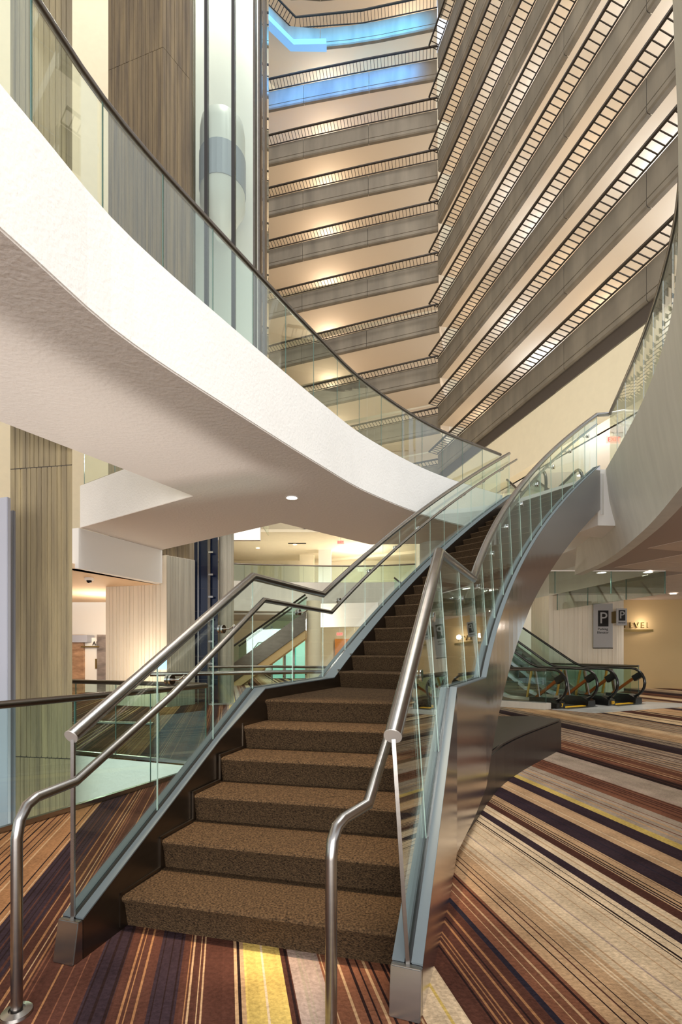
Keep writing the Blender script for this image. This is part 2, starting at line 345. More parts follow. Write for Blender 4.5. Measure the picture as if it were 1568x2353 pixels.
for side in 'lr':
    G = GLINE[side]; P = [g[0] for g in G]; Nn = normals(P); sg = 1 if side == 'l' else -1     # inward = +right normal for the left side
    # smooth kinks in normals
    inner = lambda i: (.06 if i < 3 else .12 if i < 5 else .14) if side == 'l' else .065
    outer = .06
    # stringer: open metal channel with a slot for the glass
    def sec(i, ztop, zbot):
        p, n_ = P[i], Nn[i] * sg
        q = lambda o, z: (p.x + n_.x * o, p.y + n_.y * o, z)
        return [q(-outer, zbot), q(inner(i), zbot), q(inner(i), ztop), q(.012, ztop), q(.012, ztop - .03), q(-.012, ztop - .03), q(-.012, ztop), q(-outer, ztop)]
    zb = []
    for i, g in enumerate(G):
        if i <= 4: zb.append(.0)
        else:
            t = (i - 5) / (len(G) - 6)
            zb.append(max(.0, g[1] - (1.05 if side == 'l' else 1.14 - .34 * t)) if i > 5 else .28)
    zb = [.0, .0, .0, .1, .12, .2] + [max(.24, g[1] - (1.0 - .2 * min(1, (i) / 10))) for i, g in enumerate(G[6:])]
    segs = ((0, 3), (3, 5), (5, 17), (17, len(G) - 1))
    for a, c_ in segs:
        obj('stringer', MB().loft([sec(i, G[i][1], zb[i]) for i in range(a, c_ + 1)]), M['steel_dk'] if side == 'l' else M['mirror'], st,
            label='dark bronze stringer' if side == 'l' else 'polished steel stringer')
    # bright top channel lips
    for o0, o1 in ((.014, inner(0)), (-outer, -.014)):
        s_ = []
        for i, g in enumerate(G):
            p, n_ = P[i], Nn[i] * sg
            ii = inner(i) if o1 > 0 else o1; lo = o0
            s_.append([(p.x + n_.x * o, p.y + n_.y * o, z) for o, z in ((lo, g[1]), (ii, g[1]), (ii, g[1] + .008), (lo, g[1] + .008))])
        obj('channel_lip', MB().loft(s_), M['lip'], st, label='bright steel lip')
    obj('gasket', MB().loft([[(P[i].x + Nn[i].x * o, P[i].y + Nn[i].y * o, z) for o, z in ((-.016, g[1] - .02), (.016, g[1] - .02), (.016, g[1] + .004), (-.016, g[1] + .004))] for i, g in enumerate(G)]), M['rubber'], st, label='black rubber gasket')
    # glass panels
    idx = [0, 1, 2, 3, 4, 5] + list(range(7, len(G), 2))
    for a, c_ in zip(idx, idx[1:]):
        secs = []
        for j in range(a, c_ + 1):
            p, n_ = P[j].copy(), Nn[j] * sg
            d = (P[c_] - P[a]).normalized() * .004
            if j == a: p = p + d
            if j == c_: p = p - d
            zt, zr, le = G[j][1] - .025, G[j][2] - .01, G[j][3]
            q = lambda o, z: (p.x + n_.x * o, p.y + n_.y * o, z)
            secs.append([q(-.006, zt), q(.006, zt), q(.006 + le, zr), q(-.006 + le, zr)])
        gp = obj('glass_panel', MB().loft(secs), M['glass_s'], st)
        for j in (a, c_):
            if j == c_ and c_ != idx[-1]: continue
            p, n_ = P[j], Nn[j] * sg
            obj('panel_edge', MB().bar((p.x, p.y, G[j][1] - .02), (p.x + n_.x * G[j][3], p.y + n_.y * G[j][3], G[j][2] - .02), .016 if j == 0 else .005, .016 if j == 0 else .012), M['steel'] if j == 0 else M['pedge'], gp)
    # main rail
    R3 = [Vector((P[i].x + Nn[i].x * sg * G[i][3], P[i].y + Nn[i].y * sg * G[i][3], G[i][2])) for i in range(len(G))]
    R3[0] = R3[0] + (R3[0] - R3[1]).normalized() * .01
    if side == 'r': R3.append(Vector((4.9, 8.83, 5.77)))
    hr = obj('handrail', MB().tube(R3, .0335 if side == 'l' else .0365, 20), M['steel'], st, smooth=True)
    d = (R3[0] - R3[1]).normalized(); obj('end_cap', MB().disc(R3[0] + d * .002, d, .0345 if side == 'l' else .0375, .006, 24), M['cap'], hr)
    # lower handrail
    off = .105 if side == 'l' else .06
    H = [Vector((P[i].x + Nn[i].x * sg * (off + G[i][3]), P[i].y + Nn[i].y * sg * (off + G[i][3]), G[i][2] - .2)) for i in range(len(G))]
    if side == 'l': pre = [(-1.295, 1.93, 0.0), (-1.295, 1.93, .70), (-1.29, 1.94, .77), (-1.28, 1.97, .82), (-1.265, 2.01, .842)]; H[0] = Vector((-1.215, 2.21, .85))
    else: pre = [(-.035, 1.72, 0.0), (-.035, 1.72, .71), (-.03, 1.73, .77), (-.015, 1.755, .81), (.01, 1.79, .828)]; H[0] = Vector((.105, 1.89, .85))
    H.append(H[-1] + (H[-1] - H[-2]).normalized() * .15)
    path = [Vector(p) for p in pre] + H
    lr = obj('lower_handrail', MB().tube(path, .0215, 16), M['steel'], st, smooth=True)
    obj('base_flange', MB().lathe((pre[0][0], pre[0][1], 0), [(.0, .012), (.028, .012), (.03, .02), (.055, .012), (.058, 0)]), M['steel'], lr, smooth=True)
    for j in (1, 2, 4, 6, 9, 12, 15, 18, 21, 24, 27):
        if j >= len(G): continue
        g0 = Vector((P[j].x + Nn[j].x * sg * G[j][3], P[j].y + Nn[j].y * sg * G[j][3], G[j][2] - .235)) + Vector(((P[j] - P[j - 1]).normalized() * .12).to_3d())
        n3 = Vector((Nn[j].x * sg, Nn[j].y * sg, 0)); hp = H[j] + Vector(((P[j] - P[j - 1]).normalized() * .12).to_3d())
        hp.z = H[j].z + (H[min(j + 1, len(G) - 1)].z - H[j].z) * .35; g0.z = hp.z - .04
        br = obj('bracket', MB().tube([g0, g0 + n3 * .06, g0 + n3 * .085 + Vector((0, 0, .012)), hp - Vector((0, 0, .01))], .007, 8), M['chrome'], lr, smooth=True)
        m_ = MB(); m_.disc(g0 + n3 * .012, n3, .032, .012); m_.disc(g0 - n3 * .014, n3, .032, .014); obj('rosette', m_, M['chrome'], lr)
    # foot plate of the stringer
    p, n_ = P[0], Nn[0] * sg; dd = (P[1] - P[0]).normalized()
    q = lambda o, s, z: (p.x + n_.x * o + dd.x * s, p.y + n_.y * o + dd.y * s, z)
    i0 = inner(0)
    obj('stringer_foot', MB().add([q(-outer, -.06, 0), q(i0, -.06, 0), q(i0, 0, 0), q(-outer, 0, 0), q(-outer, -.03, G[0][1]), q(i0, -.03, G[0][1]), q(i0, 0, G[0][1]), q(-outer, 0, G[0][1])],
        [(3, 2, 1, 0), (4, 5, 6, 7), (0, 1, 5, 4), (1, 2, 6, 5), (2, 3, 7, 6), (3, 0, 4, 7)]), M['steel'], st, bevel=.004)
# outer pylon cladding on the right where the flight meets the plinth
GR = GLINE['r']; PR = [g[0] for g in GR]; NR = normals(PR)
# steps
Lk, Rk = {}, {}
for k in range(1, 7):
    t = (k - 1) / 5; Lk[k] = V2((-1.15, 2.53)).lerp(V2((-.66, 4.03)), t); Rk[k] = V2((.27, 2.19)).lerp(V2((.87, 3.72)), t)
for k in range(7, 28):
    t = .02 + .98 * (k - 7) / 20
    a = LB(t); d = LB(min(1, t + .01)) - LB(max(0, t - .01)); n_ = Vector((d.y, -d.x)).normalized(); Lk[k] = a + n_ * .12
    t = .045 + .955 * (k - 7) / 20
    a = RB(t); d = RB(min(1, t + .01)) - RB(max(0, t - .01)); n_ = Vector((d.y, -d.x)).normalized(); Rk[k] = a - n_ * .075
trim = MB()
for k in range(1, 27):
    z0, z1 = (k - 1) * r, k * r; secs = []
    for e in (Lk, Rk):
        a, b_ = e[k], e[k + 1]; g = (b_ - a).length; d = (b_ - a).normalized()
        pr = [(.03, z0), (.006, z1 - .045), (-.012, z1 - .03), (-.018, z1 - .016), (-.012, z1 - .005), (.004, z1), (g + .04, z1), (g + .04, z1 - .05), (.06 if k != 6 else g, max(0, z0 - .06)), (.03, z0)][:-1]
        secs.append([(a.x + d.x * s, a.y + d.y * s, z) for s, z in pr])
    if k == 6:
        for q in secs: q[-1] = (q[0][0], q[0][1], q[0][2] - .0)
    obj('step', MB().loft(secs), M['stair'], st, smooth=True, angle=50)
    a, b_ = Lk[k], Lk[k + 1]; d = (b_ - a).normalized(); n_ = Vector((d.y, -d.x))
    o_ = a + n_ * .004
    for (s0, s1, h0, h1) in ((-.028, -.016, z0 + .02, z1 + .022), (-.028, (b_ - a).length - .02, z1 + .010, z1 + .024)):
        trim.loft([[(o_.x + d.x * s, o_.y + d.y * s, h) for s, h in ((s0, h0), (s1, h0), (s1, h1), (s0, h1))], [(o_.x + n_.x * .014 + d.x * s, o_.y + n_.y * .014 + d.y * s, h) for s, h in ((s0, h0), (s1, h0), (s1, h1), (s0, h1))]])
obj('step_trim', trim, M['steel_dk'], st, label='thin stepped metal edging')
# underside of the upper flight
secs = []
for k in range(7, 28):
    secs.append([(Lk[k].x, Lk[k].y, (k - 1) * r - .12), (Rk[k].x, Rk[k].y, (k - 1) * r - .12), (Rk[k].x, Rk[k].y, (k - 1) * r - .2), (Lk[k].x, Lk[k].y, (k - 1) * r - .2)])
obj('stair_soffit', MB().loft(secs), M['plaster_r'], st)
# ------------------------------------------------------------------ granite plinth
pl = thing('stone_plinth', 'low curved dark granite plinth under the staircase', 'plinth', (1.9, 5.2, 0))
curve = catmull([(.72, 3.2), (.82, 3.5), (1.12, 4.08), (1.85, 5.4), (3.22, 7.1)], 4)
curve = resample(curve, 12)
inner_c = [(3.0, 7.6), (2.4, 7.6), (.9, 5.2), (.68, 4.0), (.66, 3.25)]
obj('core', MB().prism([tuple(p + Vector((-.03, .03))) for p in curve] + inner_c, 0, .42), M['granite'], pl)
for a in range(0, 12, 3):
    secs = []
    for i in range(a, a + 4):
        p = curve[i]; n_ = normals(curve)[i]; d = -.009 if i == a else (.009 if i == a + 3 else 0); t = Vector((-n_.y, n_.x)) * d
        p = p + t; secs.append([(p.x + n_.x * o, p.y + n_.y * o, z) for o, z in ((-.03, .0), (.012, .0), (.012, .41), (-.03, .41))])
    obj('face_panel', MB().loft(secs), M['granite'], pl)
for a in range(0, 12, 6):
    secs = []
    for i in range(a, a + 7):
        p = curve[i]; t = i / 12; q = V2((.70, 3.3)).lerp(V2((2.95, 7.55)), t)
        secs.append([(p.x + .0, p.y, .42), (q.x, q.y, .42), (q.x, q.y, .44), (p.x, p.y, .44)])
    obj('top_slab', MB().loft(secs), M['granite'], pl)
# ------------------------------------------------------------------ left upper slab
CA = resample(catmull([(-2.75, -1.2), (-2.5, .6), (-2.3, 1.9), (-2.0, 3.1), (-1.75, 3.95), (-1.13, 5.13), (-.3, 6.6), (.46, 7.8), (1.81, 9.3), (3.55, 10.62)], 10), 60)
back = [(3.75, 11.4), (.69, 11.56), (-1.2, 9.6), (-4.54, 12.2), (-5.4, 10.0), (-2.42, 7.94), (-3.39, 6.09), (-4.2, 4.55), (-5.6, 1.9), (-6, -1.2)]
mb = MB().prism([tuple(p) for p in CA] + back, 4.0, 4.86)
mb.f = [f for f in mb.f]
struct('floor_left_mezzanine', mb, M['plaster'])
struct('ceiling_left', MB().prism([tuple(p + n_ * -.01) for p, n_ in zip(CA, normals(CA))] + [(a * .999, b_ * .999) for a, b_ in back], 3.985, 3.999), M['soffit'])
def guard(name, label, P, z0, z1, npan, mglass, start=0, railz=None, edge=.02, rr=.03, group=None, edgemat=None):
    P = [V2(p) for p in P]; c = P[len(P) // 2]
    t = thing(name, label, 'railing', (c.x, c.y, z0), group)
    pts = resample(P, npan * 3); Nn = normals(pts)
    for k in range(npan):
        secs = []
        for j in range(k * 3, k * 3 + 4):
            p, n_ = pts[j], Nn[j]; tt = Vector((-n_.y, n_.x)) * (.004 if j == k * 3 else -.004 if j == k * 3 + 3 else 0); p = p + tt
            secs.append([(p.x + n_.x * o, p.y + n_.y * o, z) for o, z in ((-.006, z0), (.006, z0), (.006, z1), (-.006, z1))])
        g = obj('glass_panel', MB().loft(secs), mglass, t)
        p = pts[k * 3]; obj('panel_edge', MB().bar((p.x, p.y, z0), (p.x, p.y, z1), .007, .014), edgemat or M['edge'], g)
    obj('handrail', MB().tube([(p.x, p.y, z1 + rr * .6) for p in pts], rr, 14), M['steel_dk'], t, smooth=True)
    obj('base_shoe', MB().loft([[(p.x + n_.x * o, p.y + n_.y * o, z) for o, z in ((-.02, z0 - .02), (.02, z0 - .02), (.02, z0 + edge), (-.02, z0 + edge))] for p, n_ in zip(pts, Nn)]), M['steel'], t)
    return t
guard('glass_guard', 'long curved glass guard with dark steel rail along the white upper floor edge', [p + n_ * -.05 for p, n_ in zip(CA, normals(CA))], 4.86, 5.75, 22, M['glass'])
guard('glass_guard', 'short glass guard above the triangular opening beside the big concrete column', [(-5.3, 9.98), (-2.5, 8.03)], 4.86, 5.75, 3, M['glass'])
# beam and low ceiling beyond
struct('trim_2', MB().prism([(-5.42, 9.98), (-4.52, 12.22), (-4.75, 12.4), (-5.75, 10.1)], 3.15, 3.984), M['white'])
struct('ceiling_low', MB().prism([(-5.7, 9.6), (-5.5, 10.05), (-4.75, 12.3), (-4.1, 14.2), (-7.5, 17.0), (-14, 17), (-14, 9.6)], 3.15, 3.25), mat('peach_soffit', '#e6c8a4', .9))
# ------------------------------------------------------------------ right upper slab
CR = [(.15, -1.4), (.55, .4), (1.2, 1.75), (2.24, 3.21), (2.91, 4.19), (3.45, 5.13), (4.09, 6.62), (4.84, 8.8), (5.8, 11.75)]
CB = [(.65, -1.5), (1.0, .3), (1.6, 1.6), (2.75, 3.2), (3.45, 4.5), (3.97, 5.63), (4.72, 7.47), (5.5, 9.95), (5.78, 11.85)]
CRs, CBs = catmull(CR, 8), catmull(CB, 8)
secs = []
for p, q in zip(CRs, CBs):
    secs.append([(p.x, p.y, 4.78), (p.x * .7 + q.x * .3 - .02, p.y * .7 + q.y * .3, 4.2), (q.x - .05, q.y, 3.42), (q.x - .05, q.y, 3.3), (q.x + .15, q.y, 3.3), (q.x + .3, q.y, 4.78)])
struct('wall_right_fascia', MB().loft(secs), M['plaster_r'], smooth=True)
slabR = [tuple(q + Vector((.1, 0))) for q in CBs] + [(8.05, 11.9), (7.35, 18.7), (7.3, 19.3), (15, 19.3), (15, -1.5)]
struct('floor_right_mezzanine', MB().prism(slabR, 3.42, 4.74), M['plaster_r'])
n_ = 0
ceilR = thing('suspended_ceiling', 'pinkish tiled ceiling over the right side of the lobby', 'ceiling', (9, 9, 3.4)); del ceilR['category']; ceilR['kind'] = 'structure'; ceilR.name = 'ceiling'
def inpoly(x, y, P):
    c = False
    for i in range(len(P)):
        a, b_ = P[i], P[i - 1]
        if (a[1] > y) != (b_[1] > y) and x < (b_[0] - a[0]) * (y - a[1]) / (b_[1] - a[1]) + a[0]: c = not c
    return c
tm = None; ang = .32
for i in range(-14, 24):
    for j in range(-9, 22):
        lx, ly = i * 1.22, j * .92
        x = 6 + lx * math.cos(ang) - ly * math.sin(ang); y = 3 + lx * math.sin(ang) + ly * math.cos(ang)
        if not inpoly(x, y, slabR) or x > 13.5: continue
        q = [(x + a * math.cos(ang) - b_ * math.sin(ang), y + a * math.sin(ang) + b_ * math.cos(ang)) for a, b_ in ((-.6, -.45), (.6, -.45), (.6, .45), (-.6, .45))]
        if not all(inpoly(*p, slabR) for p in q): continue
        if tm is None:
            tm = MB().box((0, 0, 0), (1.205, .905, .02), ang)
            o = obj('ceiling_tile', tm, M['tile'], ceilR); tmesh = o.data; tmesh.transform(Matrix.Translation(Vector((9, 9, 3.4))))
        else: o = bpy.data.objects.new('ceiling_tile', tmesh); C.objects.link(o); o.parent = ceilR
        o.location = (x - 9, y - 9, 3.416 - 3.4)
obj('backing', MB().prism([(q.x + .12, q.y) for q in CBs] + [(8.0, 11.85), (7.3, 19.2), (14, 19.2), (14, -1.4)], 3.412, 3.419), mat('ceiling_grid', '#a8968a', .9), ceilR)
guard('glass_guard', 'curved glass guard sweeping up the right upper floor edge', [p + Vector((.06, 0)) for p in CRs[:57]], 4.78, 5.75, 20, M['glass'], edgemat=M['chrome'])
# landing slab at the stair head
struct('floor_stair_head', MB().prism([(3.62, 10.62), (4.78, 8.85), (5.3, 9.2), (5.75, 11.9), (5.6, 14.5), (3.7, 14.5), (3.7, 11.4)], 3.95, 4.70), M['plaster'])
struct('trim_3', MB().prism([(4.72, 8.88), (5.05, 8.9), (5.4, 9.9), (4.6, 9.6)], 3.75, 4.78), M['white'])
# ------------------------------------------------------------------ downlights
def downlight(x, y, z, label, m='lamp', rad=.08, pw=40, col=(1, .93, .84), grp=None):
    t = thing('downlight', label, 'light', (x, y, z), grp)
    obj('trim_ring', MB().lathe((x, y, z), [(rad, .0), (rad * 1.25, -.004), (rad * 1.3, -.012), (rad, -.012), (rad, 0)]), M['white'], t)
    obj('lens', MB().disc((x, y, z - .004), (0, 0, 1), rad, .006), M[m], t)
    lamp('downlight_lamp', 'SPOT', (x, y, z - .05), pw, col, .06, (x, y, 0), spot=120)
X = lambda px, Y: (px - CX) * Y / F
Z = lambda py, Y: CZ + (HY - py) * Y / F
downlight(X(671, 8.0), 8.0, 3.985, 'single recessed downlight in the soffit over the left side of the stairs', rad=.09, pw=60)
for px, py, s in ((1383, 1315, 'recessed downlight in the tiled ceiling nearest the curved fascia'), (1490, 1314, 'recessed downlight in the tiled ceiling above the hanging glass'), (1548, 1364, 'small downlight in the tiled ceiling by the far right wall')):
    Y = (3.39 - CZ) * F / (HY - py); downlight(X(px, Y), Y, 3.388, s, rad=.1, pw=70)
for i, (x, y) in enumerate(((6.2, 6.2), (8.0, 8.6), (9.6, 13.5), (11, 9.5), (7.2, 3.4))): 
    lamp('ceiling_lamp', 'SPOT', (x, y, 3.3), 75, (1, .9, .76), .1, (x, y, 0), spot=130)
# ------------------------------------------------------------------ ribbed board-formed columns
def ribbed(poly, pitch, depth, wn=.016):
    out = []; n = len(poly)
    for i in range(n):
        p, q = V2(poly[i]), V2(poly[(i + 1) % n]); L = (q - p).length; d = (q - p) / L; nn = Vector((d.y, -d.x)); out.append(p)
        s = pitch * random.uniform(.6, 1)
        while s < L - pitch * .5:
            for a, o in ((-wn / 2, 0), (-wn / 4, -depth), (wn / 4, -depth), (wn / 2, random.choice((0, 0, .004)))): out.append(p + d * (s + a) + nn * o)
            s += pitch * random.uniform(.75, 1.25)
    return [tuple(p) for p in out]
def column(name, label, poly, z0, z1, m, pitch=.1, depth=.012, lifts=()):
    c = sum((V2(p) for p in poly), Vector((0, 0))) / len(poly)
    zs = [z0] + list(lifts) + [z1]
    if len(zs) == 2:
        o = obj(name, MB().prism(ribbed(poly, pitch, depth), z0, z1), m); return tag(o, label, 'column')
    t = thing(name, label, 'column', (c.x, c.y, z0))
    for a, b_ in zip(zs, zs[1:]):
        obj('concrete_lift', MB().prism(ribbed(poly, pitch, depth), a + .006, b_ - .006), m, t)
        if b_ != z1: obj('pour_joint', MB().prism([tuple(c + (V2(p) - c) * .985) for p in poly], b_ - .01, b_ + .01), M['seam'], t)
    return t
column('concrete_column', 'big olive board-marked concrete column at the left edge', [(X(24, 6.35), 6.35), (X(166, 6.2), 6.2), (X(166, 6.6) - .04, 6.6), (X(20, 6.7), 6.75)], -4, 13, M['board'], .075, lifts=(Z(1740, 6.3), Z(1075, 6.3)))
cy1, cy2, cy3 = 12.9, 12.4, 13.1
column('concrete_column', 'tall concrete column with pale board-marked base and brown upper shaft left of the lift', [(X(243, cy1), cy1), (X(383, cy2), cy2), (X(447, cy3), cy3), (X(447, cy3) - .2, 14.3), (X(243, cy1) - .2, 14.3)], 0, 3.9, M['board_white'], .12, .02, lifts=())
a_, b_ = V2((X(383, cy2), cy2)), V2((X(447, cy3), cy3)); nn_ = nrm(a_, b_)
obj('shaded_side_face', MB().prism(ribbed([tuple(a_ + nn_ * .002), tuple(b_ + nn_ * .002), tuple(b_ + nn_ * .02), tuple(a_ + nn_ * .02)][::1], .09, .008), 0, 3.89), M['board_grey'], bpy.data.objects['concrete_column.001'], label='side face coloured grey for shade')  # shade of the right face put into a separate grey skin
column('concrete_column', 'brown board-marked concrete shaft rising above the white upper floor edge', [(X(249, cy1), cy1), (X(375, cy2), cy2), (X(436, cy3), cy3), (X(436, cy3) - .2, 14.3), (X(249, cy1) - .2, 14.3)], 3.9, 30, M['board_brown'], .12, lifts=(Z(130, 12.6),))
pier = [(X(518, 13.4) + math.cos(a) * .21, 13.5 + math.sin(a) * .21) for a in [i * math.pi / 14 for i in range(28)]]
o = obj('round_pier', MB().prism(ribbed([(-0 + p[0], p[1]) for p in pier], .04, .006, .01), 0, 5.0), M['board_grey']); tag(o, 'slim rounded concrete pier right of the dark lift shaft', 'column')
Yc = 11.5
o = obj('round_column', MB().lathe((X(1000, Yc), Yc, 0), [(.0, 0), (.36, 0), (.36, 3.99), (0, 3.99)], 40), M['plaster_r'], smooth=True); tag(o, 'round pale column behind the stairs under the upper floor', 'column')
Yd = 21
o = obj('round_column', MB().lathe((X(721, Yd), Yd, 0), [(.0, 0), (.31, 0), (.31, 3.6), (0, 3.6)], 40), M['cream'], smooth=True); tag(o, 'slim round column by the distant escalator', 'column')
# pale panels at the extreme left
o = obj('grey_panel', MB().prism([(-4.25, 5.65), (X(17, 5.5), 5.5), (X(17, 5.5), 5.56), (-4.25, 5.71)], -.9, Z(1141, 5.5)), M['gpanel'], bevel=.006); tag(o, 'pale grey upright panel at the extreme left edge', 'panel')
o = obj('grey_panel', MB().prism([(-4.2, 5.95), (X(30, 5.85), 5.85), (X(30, 5.85), 5.9), (-4.2, 6.0)], -.75, Z(1172, 5.85)), M['gpanel2'], bevel=.006); tag(o, 'darker grey upright panel behind the pale one at the left', 'panel')
# ------------------------------------------------------------------ lift shaft
lf = thing('lift_shaft', 'tall glazed lift shaft with dark mullions beside the brown concrete column', 'elevator', (-3.2, 14, 0))
Ys = 13.3
obj('shaft_wall', MB().box((-3.95, 15.6, 19.5), (2.7, .15, 29)), M['lightpanel'], lf)
obj('shaft_wall', MB().box((-5.0, 14.9, 19.5), (.1, 1.3, 29)), M['lightpanel'], lf)
for px in (475, 537):
    obj('mullion', MB().box((X(px, Ys), Ys, 19.5), (.09, .16, 29)), M['black'], lf)
for px, w_ in ((586, .05), (597, .05), (608, .06)):
    obj('mullion', MB().box((X(px, Ys), Ys + .05, 19.5), (w_, .4, 29)), M['steel_dk'], lf)
for a, b_ in ((440, 475), (475, 537), (537, 586)):
    obj('glass_pane', MB().box(((X(a, Ys) + X(b_, Ys)) / 2, Ys + .05, 19.5), ((b_ - a) * Ys / F - .1, .02, 29)), M['glass'], lf)
obj('return_glass', MB().box((X(597, Ys), Ys + .9, 19.5), (.02, 1.4, 29)), M['glass_k'], lf)
for z0 in [.05 + i * .62 for i in range(8)]:
    obj('dark_pane', MB().box((X(474, 13.2), 13.2, z0 + .3), (.64, .03, .618)), M['navy'], lf)
obj('guide_rail', MB().box((X(481, 13.1), 13.1, 2.5), (.07, .07, 5.0)), M['steel_dk'], lf)
obj('guide_rail', MB().box((X(456, 13.1), 13.1, 2.5), (.025, .04, 5.0)), M['steel'], lf)
for i in range(7): obj('rail_clip', MB().box((X(485, 13.05), 13.05, .5 + i * .6), (.12, .06, .05)), M['steel'], lf)
cabx, caby, cabz = X(512, 14.4), 14.4, Z(300, 14.4)
cab = thing('lift_cab', 'pale rounded lift cab behind the shaft glass', 'elevator', (cabx, caby, cabz - 3))
obj('cab_body', MB().lathe((cabx, caby, cabz), [(0, .35), (.4, .3), (.62, .1), (.66, -.2), (.66, -2.3), (.55, -2.5), (.2, -3.2), (0, -3.3)], 28), M['lightpanel'], cab, smooth=True)
obj('cab_band', MB().lathe((cabx, caby, cabz), [(.66, -.9), (.68, -.9), (.68, -1.9), (.66, -1.9)], 28), M['gpanel'], cab)
for z, pw_ in ((7, 350), (25, 900)): lamp('shaft_fill', 'POINT', (-3.2, 14.2, z), pw_, (1, .96, .9), .3)  # added point lights, kept out of view, that brighten the shaft
# ------------------------------------------------------------------ atrium balconies
ZK = lambda k: 35.86 - 2.94 * (k - 1)
YL = {0: 28.4, 1: 29.2, 2: 29.7, 3: 30.05, 4: 30.5, 5: 31, 6: 31.9, 7: 32.5, 8: 33.4, 9: 34.3, 10: 35}
ORD = ['topmost', 'second', 'third', 'fourth', 'fifth', 'sixth', 'seventh', 'eighth', 'ninth', 'tenth', 'eleventh']
def balcony(name, label, path, z, npan, spacing, hgt=1.05, wall=2.4, roomh=2.58, grp=None, lights=(), dark=False):
    P = [V2(p) for p in path]; N0 = normals(P)                       # path = outer rail, walkway on the right of travel
    t = thing(name, label, 'balcony', (P[0].x, P[0].y, z - 1.2), grp)
    def ring(o, pts=P, nn=N0): return [p + n_ * o for p, n_ in zip(pts, nn)]
    zb = z - .12
    # fascia panels
    fine = resample(P, npan * 4); fn = normals(fine)
    for k in range(npan):
        secs = []
        for j in range(k * 4, k * 4 + 5):
            p, n_ = fine[j], fn[j]; tt = Vector((-n_.y, n_.x)) * (-.012 if j == k * 4 else .012 if j == k * 4 + 4 else 0); p = p - tt
            secs.append([(p.x + n_.x * o, p.y + n_.y * o, zz) for o, zz in ((.55, zb), (.55, zb - hgt + .24), (.575, zb - hgt + .23), (.575, zb - hgt + .21), (.55, zb - hgt + .2), (.55, zb - hgt + .05), (.6, zb - hgt), (.75, zb - hgt), (.75, zb))])
        obj('fascia_panel', MB().loft(secs), M['concrete'], t)
    # walkway slab, room wall
    secs = [[(p.x + n_.x * o, p.y + n_.y * o, zz) for o, zz in ((.70, zb - hgt + .01), (wall + .6, zb - hgt + .01), (wall + .6, zb - hgt + .5), (.70, zb - hgt + .5))] for p, n_ in zip(P, N0)]
    obj('soffit', MB().loft(secs), M['walk'], t)
    secs = [[(p.x + n_.x * o, p.y + n_.y * o, zz) for o, zz in ((wall + .55, zb - hgt + .3), (wall + .8, zb - hgt + .3), (wall + .8, zb - hgt + .3 + roomh), (wall + .55, zb - hgt + .3 + roomh))] for p, n_ in zip(P, N0)]
    obj('room_wall', MB().loft(secs), M['walk'], t)
    # leaning rail
    obj('top_rail', MB().loft([[(p.x + n_.x * o, p.y + n_.y * o, zz) for o, zz in ((-.03, z - .03), (.05, z - .03), (.05, z + .04), (-.03, z + .04))] for p, n_ in zip(P, N0)]), M['rail_dk'], t)
    obj('bottom_rail', MB().loft([[(p.x + n_.x * o, p.y + n_.y * o, zz) for o, zz in ((.49, zb + .01), (.53, zb + .01), (.53, zb + .05), (.49, zb + .05))] for p, n_ in zip(P, N0)]), M['rail_dk'], t)
    L = sum((b_ - a).length for a, b_ in zip(P, P[1:])); n = int(L / spacing); pk = resample(P, n); pn = normals(pk); mb = MB()
    for p, n_ in zip(pk, pn):
        mb.bar((p.x, p.y, z), (p.x + n_.x * .51, p.y + n_.y * .51, zb + .03), .026, .026)
    obj('picket_row', mb, M['rail_dk'], t, kind='stuff')
    for s, kind, pw in lights:                                      # ceiling lamps above the walkway: on this level's soffit
        i = min(len(fine) - 1, int(s * (len(fine) - 1))); p, n_ = fine[i], fn[i]; q = p + n_ * (wall + .35); zl = zb - hgt + 2.1
        if kind == 'w':
            f_ = obj('wall_lamp', MB().lathe((q.x, q.y, zl - .3), [(0, .12), (.09, .1), (.11, 0), (.06, -.1), (0, -.12)], 10), M['lamp_w'], t)
        lamp('walkway_lamp', 'POINT', (q.x, q.y, zl), pw, WARM if kind == 'w' else COOL, .25)
    return t
for k in range(-1, 10):
    z = ZK(k); yl = YL.get(k)
    Cc = V2((5.5, 27.5))
    if k < 1:
        path = [(-12, 20.6), (-2.67, 28.5), (1.2, 28.2), tuple(Cc)]
    else:
        A = V2((-.215 * yl, yl + .25)); m1 = A.lerp(Cc, .33) + Vector((.0, -.05)); m2 = A.lerp(Cc, .66) + Vector((0, -.05)); path = [tuple(A), tuple(m1), tuple(m2), tuple(Cc)]
    path = path[::-1]                                                # travel right to left: walkway lies to the right (away)
    balcony('balcony', ORD[k + 1] + ' level of the far balcony tier, ' + ('mostly above the frame' if k < 0 else 'blue-lit concrete with dark leaning rail' if k < 2 else 'warm-lit soffit under grey concrete parapet'), path, z, 3, .2,
            grp='far wall balconies', lights=((.62, 'w', 52),) if k > 0 else ((.15, 'w', 40),) if k == 0 else (), wall=2.4)
rdir = Vector((.2454, -1)).normalized()
ZR = lambda k: {8: 15.5, 9: 12.75}.get(k, ZK(k))
for k in range(0, 10):
    z = ZR(k); p0 = V2((5.0, 27.5)); p1 = p0 + rdir * 17.5
    path = [tuple(p0.lerp(p1, i / 6)) for i in range(7)]
    path = path[::-1]                                                # walk away from the viewer: walkway on the right
    li = [(.95, 'w', 22), (.74, 'c', 75), (.5, 'w', 20), (.26, 'c', 95)]
    if k % 2: li = [(.9, 'w', 22), (.64, 'c', 85), (.42, 'w', 20), (.15, 'c', 95)]
    balcony('balcony', ORD[k] + ' level of the right-hand balcony tier, grey concrete parapet with leaning picket rail', path, z, 5, .235, grp='right wing balconies', lights=[(s, c_, p) for s, c_, p in li])
